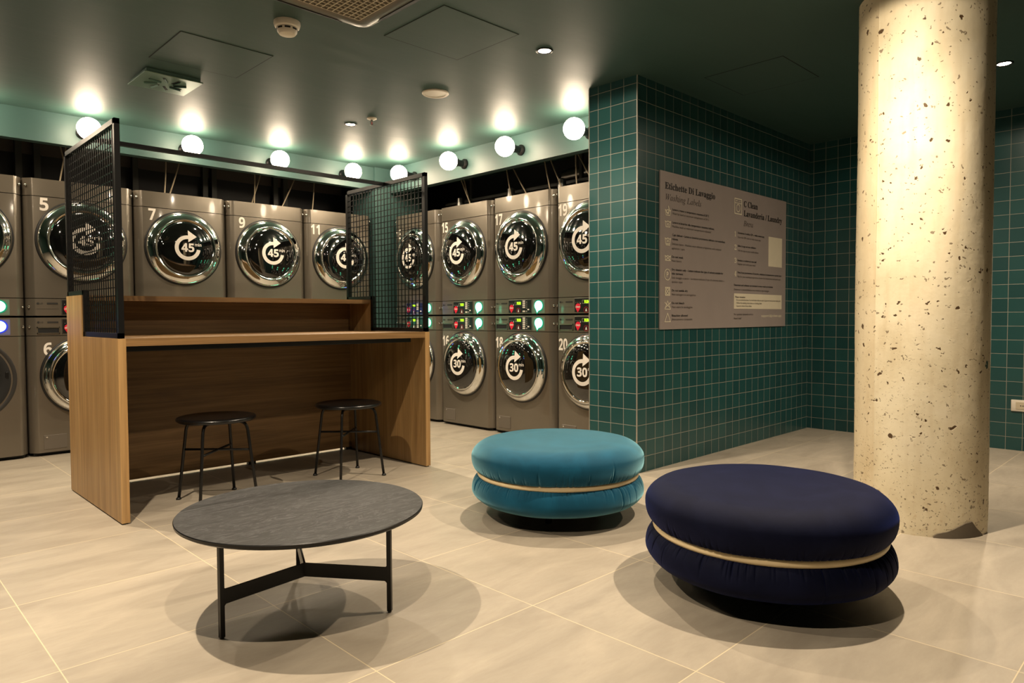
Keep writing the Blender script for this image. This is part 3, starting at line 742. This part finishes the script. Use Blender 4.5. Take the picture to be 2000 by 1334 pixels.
# ------------------------------------------------------------------ poufs
def pouf(x, y, mat, label, seed, R=.415):
    rnd = random.Random(seed)
    t = thing('pouf', label, 'pouf', (x, y, 0))
    N = 540
    def creases(k):
        cr = [(rnd.uniform(0, 2*PI), rnd.uniform(.005, .012), rnd.uniform(.4, 1.0), rnd.uniform(.3, 1.0)) for _ in range(k)]
        cr += [(i*2*PI/130+rnd.uniform(-.015, .015), .006, rnd.uniform(.12, .5), rnd.uniform(.2, .7)) for i in range(130)]
        return cr
    def tier(prof, cr, seam_idx):
        # prof: (r, z, seamness 0..1); extra angular samples where the cloth is gathered
        bm = NB(); rings = []
        A_ = sorted(set([round(2*PI*i/200, 5) for i in range(200)]+[round((c0+k*wd*.75) % (2*PI), 5) for c0, wd, amp, ln in cr for k in (-2, -1, 0, 1, 2)]))
        n = len(A_)
        pl = [[(wd, amp, ln, abs((a-c0+PI) % (2*PI)-PI)) for c0, wd, amp, ln in cr if abs((a-c0+PI) % (2*PI)-PI) < wd*3.5] for a in A_]
        for r, z, s in prof:
            ring = []
            if r < 1e-6: rings.append([bm.verts.new((0, 0, z))]); continue
            for i, a in enumerate(A_):
                d = 0
                if s > 0:
                    for wd, amp, ln, dist in pl[i]:
                        d = max(d, amp*math.exp(-(dist/wd)**2)*max(0, (s-(1-ln))/ln)**.7)
                lump = .0018*math.sin(a*5+seed)+.0012*math.sin(a*11+2*seed)
                rr = r-d*.015+lump*min(1, r/.3)
                ring.append(bm.verts.new((rr*math.cos(a), rr*math.sin(a), z)))
            rings.append(ring)
        for A, B in zip(rings, rings[1:]):
            for i in range(n):
                j = (i+1) % n
                if len(A) == 1: bm.faces.new((A[0], B[i], B[j]))
                elif len(B) == 1: bm.faces.new((A[i], A[j], B[0]))
                else: bm.faces.new((A[i], A[j], B[j], B[i]))
        return bm
    zb = .205; bt = .011; zt = .371
    prof = [(0, zb+bt, 0), (R-.075, zb+bt, 0), (R-.030, zb+bt+.001, 1.0)]
    # outer curve of the upper tier
    eqz = .283
    for i in range(1, 9):
        a = i/8*PI/2; prof.append((R-.030+.030*math.sin(a), eqz-(eqz-zb-bt)*math.cos(a), max(0, 1-i/8*.9)))
    for i in range(1, 13):
        a = i/12*PI/2; prof.append((R-.105*(1-math.cos(a)), eqz+(zt-.012-eqz)*math.sin(a), max(0, .12-i*.02)))
    for r_, dz in ((.27, .004), (.21, .007), (.14, .010), (.06, .0118)): prof.append((r_*R/.415, zt-.012+dz, 0))
    prof.append((0, zt, 0))
    obj('upper_cushion', tier(prof, creases(26), 0), mat, t, smooth=True)
    prof = [(0, .062, 0), (R-.15, .060, 0), (R-.115, .062, .1)]
    eqz = .128
    for i in range(1, 10):
        a = i/9*PI/2; prof.append((R-.115+.115*math.sin(a)-.001, eqz-(eqz-.062)*math.cos(a), .15*i/9))
    for i in range(1, 10):
        a = i/9*PI/2; prof.append((R-.036*(1-math.cos(a))-.001, eqz+(zb-bt-eqz)*math.sin(a), .15+.85*i/9))
    prof += [(R-.08, zb-bt, 0), (0, zb-bt, 0)]
    obj('lower_cushion', tier(prof, creases(60), 0), mat, t, smooth=True)
    bm = NB(); rb = R-.026
    lathe(bm, [(rb-.05, zb-bt-.002), (rb-.004, zb-bt-.001), (rb, zb-.006), (rb+.001, zb), (rb, zb+.006), (rb-.004, zb+bt+.001), (rb-.05, zb+bt+.002)], 160)
    obj('middle_band', bm, M['cream_band'], t, smooth=True)
    bm = NB(); lathe(bm, [(0, .035), (R-.20, .035), (R-.20, .062), (0, .062)], 64); obj('base', bm, M['dark'], t)
    for k in range(4):
        a = .5+k*PI/2; bm = NB(); lathe(bm, [(.016, 0), (.020, .036)], 20, c=((R-.235)*math.cos(a), (R-.235)*math.sin(a), 0)); obj('foot', bm, M['black'], t, smooth='auto')
    return t
pouf(2.516, 2.259, M['teal_velvet'], 'round teal velvet pouf with a cream middle band, beside the tiled partition', 3)
pouf(2.357, 1.129, M['navy_velvet'], 'round dark navy velvet pouf with a cream middle band, in front of the concrete column', 11, .417)

# ------------------------------------------------------------------ concrete column
CXY = (3.588, .982); RC = .2675
t = thing('concrete_column', 'thick round pitted cream concrete column behind the navy pouf', 'column', (*CXY, 0))
bm = NB(); n = 128; rows = 90; rnd = random.Random(5); rings = []
for j in range(rows+1):
    z = H*j/rows; ring = []
    for i in range(n):
        a = 2*PI*i/n
        d = .0012*math.sin(3*a+z*2.1)+.0010*math.sin(7*a-z*5)+.0006*rnd.uniform(-1, 1)
        if 1.62 < a < 2.70: d += .0025
        if z < .06: d -= .004*max(0, math.sin(9*a+1))*(1-z/.06)
        ring.append(bm.verts.new(((RC+d)*math.cos(a), (RC+d)*math.sin(a), z)))
    rings.append(ring)
for A, B in zip(rings, rings[1:]):
    for i in range(n): bm.faces.new((A[i], A[(i+1) % n], B[(i+1) % n], B[i]))
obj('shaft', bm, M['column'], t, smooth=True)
# bare grey patch where the render has broken away at the foot
bm = NB(); pts = [(-2.66, .006), (-2.60, .018), (-2.52, .024), (-2.455, .028), (-2.37, .038), (-2.297, .048), (-2.23, .056), (-2.165, .064), (-2.10, .066), (-2.045, .069), (-2.0, .056), (-1.951, .041), (-1.86, .022), (-1.776, .005)]
va = [bm.verts.new(((RC+.004)*math.cos(a), (RC+.004)*math.sin(a), z)) for a, z in pts]
vb = [bm.verts.new(((RC+.006)*math.cos(a), (RC+.006)*math.sin(a), .0)) for a, z in pts]
vc = [bm.verts.new(((RC-.01)*math.cos(a), (RC-.01)*math.sin(a), z+.002)) for a, z in pts]
for i in range(len(pts)-1):
    bm.faces.new((va[i], va[i+1], vb[i+1], vb[i])); bm.faces.new((vc[i], vc[i+1], va[i+1], va[i]))
po = obj('chipped_patch', bm, M['chip'], t); po['label'] = 'grey bare concrete where the surface broke away'

# ------------------------------------------------------------------ information board on the partition
PX, PZ = 3.70, .869; PWD, PHT = 1.766, .986
t = thing('information_board', 'large grey-brown laundry information board with washing labels on the teal tiles', 'sign', (PX, YP-.0015, PZ))
bm = NB(); box(bm, 0, PWD, -.008, 0, PZ, PZ+PHT); obj('board', bm, M['poster'], t)
ys = -.0092
for s_, x_, z_, w_, h_ in (('Etichette Di Lavaggio', .052, 1.748, .610, .041), ('C Clean', 1.069, 1.742, .214, .043), ('Lavanderia / Laundry', 1.069, 1.675, .620, .042)):
    bm = NB(); text(bm, serif(s_, 0x1D400), x_, z_, width=w_, height=h_, y=ys, bold=.012); obj('headline', bm, M['ink'], t)
for s_, x_, z_, w_, h_ in (('Washing Labels', .058, 1.679, .424, .038), ('Brera', 1.066, 1.603, .146, .040)):
    bm = NB(); text(bm, serif(s_, 0x1D434), x_, z_, width=w_, height=h_, y=ys); obj('subtitle', bm, M['ink2'], t)
def para(rows, mat, name, bold):
    for s, x, z, w_ in rows:
        bm = NB(); text(bm, s, x, z, width=w_, height=.0135, y=ys, bold=bold); obj(name, bm, mat, t)
para([('Lavare a mano a temperatura massima di 30\u00b0C', .135, 1.620, .448), ('Lavare in lavatrice alla temperatura massima indicata', .135, 1.539, .515),
      ('Capi delicati - Lavare in lavatrice programma delicato con centrifuga', .134, 1.460, .664), ('ridotta', .134, 1.434, .068),
      ('Do not wash', .131, 1.322, .130), ('Dry cleaning only \u2013 Letters indicate the type of solvent suitable for', .131, 1.241, .645), ('this garment', .131, 1.216, .130),
      ('Do not tumble dry', .132, 1.109, .187), ('Do not bleach', .132, 1.029, .145), ('Bleaching allowed', .132, .949, .188),
      ('Scansiona il codice QR o visita steam.app', .983, 1.542, .409), ('Salva la app sul tuo cellulare', .984, 1.449, .275), ('Registra e conferma la tua mail', .982, 1.345, .285),
      ('Paga il tuo programma di lavaggio, seleziona la temperatura e premi start', .983, 1.258, .707),
      ('Detergent and softener are included in every wash programme', .931, 1.167, .611)], M['ink'], 'text_line', .018)
para([('Wash by hand at maximum temperature of 30\u00b0C', .135, 1.595, .448), ('Machine wash at maximum temperature indicated', .135, 1.514, .473),
      ('Delicate items - Machine wash delicate programme with reduced', .130, 1.404, .617), ('agitation / spin', .130, 1.376, .150),
      ('Non lavare', .131, 1.297, .112), ('Solo lavaggio a secco \u2013 Le lettere indicano il tipo di solvente adatto a', .131, 1.190, .660), ('questo capo', .131, 1.164, .125),
      ('Non asciugare in asciugatrice', .132, 1.084, .285), ('Non usare la candeggina', .132, 1.004, .245), ('Sbiancamento consentito', .132, .925, .245),
      ('Scan the QR code or visit steam.app', .983, 1.511, .350), ('Add the app on your mobile phone', .984, 1.416, .315), ('Register and verify your email', .982, 1.319, .270),
      ('Pay for your washing programme, choose the temperature and press start', .983, 1.229, .695),
      ('Detersivo e ammorbidente sono inclusi in ogni lavaggio', .932, 1.135, .545),
      ('Per qualsiasi domanda scrivi a', .934, .957, .289), ('Need help?', .934, .928, .110)], M['ink2'], 'text_line', .0)
bm = NB()
for s, z in (('1', 1.519), ('2', 1.424), ('3', 1.330), ('4', 1.236)): text(bm, serif(s, 0x1D400), .934, z, width=.022 if s == '1' else .030, height=.036, y=ys)
text(bm, 'support.bjjcclean.app', 1.353, .944, width=.343, height=.018, y=ys, bold=.02)
obj('cream_lettering', bm, M['cream'], t)
bm = NB(); box(bm, .932, 1.695, -.0095, -.008, 1.003, 1.113); nb = obj('note_panel', bm, M['cream'], t)
bm = NB()
for s, x, z, w_, b in (('Please remember:', .950, 1.082, .150, .02), ('- Do not overload the drums. You should leave at least one palm of space over the load when washing with', .956, 1.061, .715, 0), ('- Follow the washing instructions on clothing labels', .956, 1.039, .400, 0), ('- Separate colours from whites', .956, 1.018, .240, 0)):
    text(bm, s, x, z, width=w_, height=.0125, y=-.0103, bold=b)
obj('note_lettering', bm, M['ink2'], nb)
bm = NB(); box(bm, 1.464, 1.694, -.0095, -.008, 1.330, 1.557); obj('blank_card', bm, M['cream'], t)
_sk = [0]
def stroke(bm, pts, w_=.0055, closed=False):
    pts = [Vector((p[0], 0, p[1])) for p in pts]
    if closed: pts.append(pts[0])
    for a, b in zip(pts, pts[1:]):
        d = (b-a)
        if d.length < 1e-6: continue
        d.normalize(); s = Vector((-d.z, 0, d.x))*w_/2; a2 = a-d*w_*.3; b2 = b+d*w_*.3; _sk[0] = (_sk[0]+1) % 9; oy = -.00012*_sk[0]
        vs = [bm.verts.new(q+Vector((0, ys+oy, 0))) for q in (a2-s, b2-s, b2+s, a2+s)]; bm.faces.new(vs)
def symbol(kind, cx_, cz_, w_, h_):
    bm = NB(); x0, x1, z0, z1 = cx_-w_/2, cx_+w_/2, cz_-h_/2, cz_+h_/2
    if kind in ('tub', 'hand', 'notub', 'tubline'):
        stroke(bm, [(x0, z1), (x0+w_*.14, z0), (x1-w_*.14, z0), (x1, z1)]); stroke(bm, [(x0, z1*.999), (x0+w_*.18, z1-.006), (cx_, z1), (x1-w_*.18, z1-.006), (x1, z1)])
        if kind == 'hand': 
            stroke(bm, [(cx_+.004, z1+.022), (cx_+.014, z1), (cx_+.006, z0+.012), (cx_-.012, z0+.014), (cx_-.020, z1-.006)], .010)
        if kind == 'tub': text(bm, '30', cx_-.016, cz_-.010, width=.032, height=.016, y=ys, bold=.02)
        if kind == 'tubline': text(bm, '30', cx_-.016, cz_-.008, width=.032, height=.016, y=ys, bold=.02); stroke(bm, [(x0+.008, z0-.008), (x1-.008, z0-.008)])
        if kind == 'notub': stroke(bm, [(x0, z0), (x1, z1)]); stroke(bm, [(x0, z1), (x1, z0)])
    elif kind == 'P':
        stroke(bm, arc(cx_, cz_, w_/2, 0, 2*PI, 36)); text(bm, 'P', cx_-.010, cz_-.016, width=.021, height=.034, y=ys, bold=.02)
    elif kind == 'notumble':
        stroke(bm, [(x0, z0), (x1, z0), (x1, z1), (x0, z1)], closed=True); stroke(bm, arc(cx_, cz_, w_*.38, 0, 2*PI, 28)); stroke(bm, [(x0, z0), (x1, z1)]); stroke(bm, [(x0, z1), (x1, z0)])
    elif kind in ('bleach', 'nobleach'):
        stroke(bm, [(x0, z0), (x1, z0), (cx_, z1)], closed=True)
        if kind == 'nobleach': stroke(bm, [(x0, z0+.006), (x1, z1-.010)]); stroke(bm, [(x1, z0+.006), (x0, z1-.010)])
    elif kind == 'machine':
        stroke(bm, [(x0, z0), (x1, z0), (x1, z1), (x0, z1)], .008, True); stroke(bm, [(x0, z1-.030), (x1, z1-.030)], .005)
        stroke(bm, arc(cx_, cz_-.012, .026, 0, 2*PI, 32), .006); stroke(bm, [(x0+.016, z1-.015), (x0+.036, z1-.015)], .006)
        for k in range(3): box(bm, cx_+.012+k*.012, cx_+.017+k*.012, ys, -.008, z1-.018, z1-.013)
    obj('care_symbol' if kind != 'machine' else 'washing_machine_symbol', bm, M['cream'], t)
for a in (('hand', .084, 1.602, .062, .034), ('tub', .084, 1.530, .062, .036), ('tubline', .084, 1.424, .062, .036), ('notub', .084, 1.317, .062, .030), ('P', .082, 1.213, .068, .068),
          ('notumble', .083, 1.108, .052, .050), ('nobleach', .084, 1.022, .062, .052), ('bleach', .084, .944, .064, .054), ('machine', .984, 1.735, .100, .106)): symbol(*a)

for o_c in t.children: o_c.location.z = -PZ

# ------------------------------------------------------------------ socket
t = thing('power_socket', 'white wall socket low on the teal tiles at the right edge', 'socket', (XW, .985, .316))
bm = NB(); box(bm, -.008, 0, -.062, .062, -.040, .040, .003); pl = obj('cover_plate', bm, M['whiteplastic'], t, smooth='auto')
bm = NB(); box(bm, -.010, -.007, -.046, .034, -.026, .026, .002); obj('insert', bm, M['offwhite'], t)
bm = NB()
for k in range(3): lathe(bm, [(.0035, .0005), (.0035, .011)], 10, axis='x', c=(0, .0+(k-1)*.013-.008, 0))
obj('socket_hole', bm, M['dark'], t)

# ------------------------------------------------------------------ ceiling fittings
t = thing('smoke_detector', 'white smoke detector on the ceiling beside the air conditioner', 'smoke detector', (1.632, 3.215, H))
bm = NB(); lathe(bm, [(.062, 0), (.063, -.012), (.058, -.026), (.050, -.030), (.046, -.050), (.038, -.060), (.0, -.063)], 48); obj('housing', bm, M['whiteplastic'], t, smooth='auto')
bm = NB()
for k in range(8):
    a0 = 2*PI*k/8+.08; a1 = a0+.55
    pa = [(.0492, -.035), (.0478, -.043)]
    v = [[bm.verts.new(((r+.0006)*math.cos(a), (r+.0006)*math.sin(a), z)) for r, z in pa] for a in [a0+(a1-a0)*i/6 for i in range(7)]]
    for A, B in zip(v, v[1:]): bm.faces.new((A[0], B[0], B[1], A[1]))
obj('sensing_slots', bm, M['dark'], t)
bm = NB(); lathe(bm, [(.085, 0), (.086, -.006), (.080, -.011), (.066, -.011), (.064, -.009), (0, -.009)], 56)
sp_ = obj('ceiling_speaker', bm, M['whiteplastic'], smooth='auto', loc=(2.815, 3.565, H)); tag(sp_, 'round white ceiling speaker between the two hatches and the globes', 'speaker')
t = thing('sprinkler', 'small white ceiling sprinkler with red bulb next to a downlight', 'sprinkler', (2.835, 4.325, H))
bm = NB(); lathe(bm, [(.034, 0), (.035, -.006), (.024, -.012), (.012, -.014)], 32); obj('escutcheon', bm, M['whiteplastic'], t, smooth='auto')
bm = NB(); lathe(bm, [(.009, -.012), (.009, -.024)], 16)
for s in (-1, 1): tube(bm, [(s*.008, 0, -.022), (s*.013, 0, -.034), (s*.004, 0, -.050)], .002, 6)
lathe(bm, [(.004, -.048), (.014, -.051), (.014, -.053), (.003, -.054)], 20); obj('frame', bm, M['inox'], t, smooth='auto')
bm = NB(); lathe(bm, [(0, -.024), (.003, -.026), (.003, -.044), (0, -.046)], 12); obj('bulb', bm, M['redglass'], t, smooth=True)

# square swirl diffuser
t = thing('air_diffuser', 'square metal ceiling air diffuser with radial slots above the counter', 'air vent', (1.49, 4.487, H))
hs = .162; bm = NB(); box(bm, -hs+.012, hs-.012, -hs+.012, hs-.012, -.018, 0); box(bm, -hs, hs, -hs, hs, -.026, -.018, .002, 1); obj('face_plate', bm, M['ventmetal'], t)
for k in range(8):
    a = k*PI/4+.25; bm = NB()
    ux, uy = math.cos(a), math.sin(a); o_ = .018
    p = [(.040, -.007), (.112, -.007), (.112, .007), (.040, .007)]
    v0 = [bm.verts.new((ux*d-uy*(s+o_), uy*d+ux*(s+o_), -.0275)) for d, s in p]; v1 = [bm.verts.new((ux*d-uy*(s+o_), uy*d+ux*(s+o_), -.0255)) for d, s in p]
    bm.faces.new(v0); bm.faces.new(v1[::-1])
    for i in range(4): bm.faces.new((v0[i], v0[(i+1) % 4], v1[(i+1) % 4], v1[i]))
    fin = obj('slot', bm, M['dark'], t)
    bm = NB(); q = [(.040, .0), (.112, .0)]
    v = [bm.verts.new((ux*.040-uy*(o_+.007), uy*.040+ux*(o_+.007), -.026)), bm.verts.new((ux*.112-uy*(o_+.007), uy*.112+ux*(o_+.007), -.026)),
         bm.verts.new((ux*.112-uy*(o_+.002), uy*.112+ux*(o_+.002), -.036)), bm.verts.new((ux*.040-uy*(o_+.002), uy*.040+ux*(o_+.002), -.036))]
    bm.faces.new(v); r_ = bmesh.ops.solidify(bm, geom=bm.faces[:], thickness=.001); obj('vane', bm, M['ventmetal'], t)

# access hatches
for (hx, hy, l) in [(2.305, 2.785, 'square ceiling access hatch between the air conditioner and a downlight'), (1.541, 3.920, 'square ceiling access hatch beside the square air diffuser'),
                    (4.05, 1.985, 'square ceiling access hatch in the dark corner left of the column')]:
    t = thing('ceiling_hatch', l, 'access hatch', (hx, hy, H), 0, 'flush access hatches in the ceiling')
    s = .243; bm = NB(); box(bm, -s, s, -s, s, -.0012, 0); obj('seam', bm, M['seam'], t)
    s = .2388; bm = NB(); box(bm, -s, s, -s, s, -.0016, 0); obj('hatch_panel', bm, M['ceil'], t)

# air conditioner cassette
t = thing('air_conditioner', 'silver ceiling cassette air conditioner with egg-crate grille, top of the photo', 'air conditioner', (1.515, 2.575, H))
hs = .42
def rsq(h, r, n=8):
    p = []
    for cx_, cy_, a in ((h-r, h-r, 0), (-h+r, h-r, PI/2), (-h+r, -h+r, PI), (h-r, -h+r, 1.5*PI)):
        for i in range(n+1): p.append((cx_+r*math.cos(a+i/n*PI/2), cy_+r*math.sin(a+i/n*PI/2)))
    return p
bm = NB(); lay = [(hs, .06, 0), (hs, .06, -.008), (hs-.010, .055, -.020), (hs-.04, .05, -.034), (hs-.085, .035, -.036), (hs-.105, .02, -.030), (hs-.110, .02, -.010)]
rings = [[bm.verts.new((x, y, z)) for x, y in rsq(h, r)] for h, r, z in lay]
for A, B in zip(rings, rings[1:]):
    for i in range(len(A)): bm.faces.new((A[i], A[(i+1) % len(A)], B[(i+1) % len(B)], B[i]))
obj('panel_frame', bm, M['silver'], t, smooth='auto')
bm = NB(); g = hs-.108; n = 22
for i in range(n+1):
    q = -g+2*g*i/n; box(bm, q-.0022, q+.0022, -g, g, -.036, -.020); box(bm, -g, g, q-.0022, q+.0022, -.0355, -.020)
obj('intake_grille', bm, M['offwhite'], t)
bm = NB(); box(bm, -g, g, -g, g, -.014, -.006); obj('filter', bm, M['slot'], t)
for k in range(4):
    a = k*PI/2; bm = NB(); L_ = .27
    p = [(hs-.030, -L_), (hs-.014, -L_+.03), (hs-.012, 0), (hs-.014, L_-.03), (hs-.030, L_), (hs-.046, L_-.04), (hs-.050, 0), (hs-.046, -L_+.04)]
    R_ = Matrix.Rotation(a, 3, 'Z')
    def zz(x): return min(-.034+max(0, (x-(hs-.04)))/.03*.014, -.02)-.0035
    v0 = [bm.verts.new(R_@Vector((x, y, zz(x)))) for x, y in p]; v1 = [bm.verts.new(R_@Vector((x, y, zz(x)+.004))) for x, y in p]
    bm.faces.new(v0); bm.faces.new(v1[::-1])
    for i in range(8): bm.faces.new((v0[i], v0[(i+1) % 8], v1[(i+1) % 8], v1[i]))
    obj('air_outlet', bm, M['dark'], t)
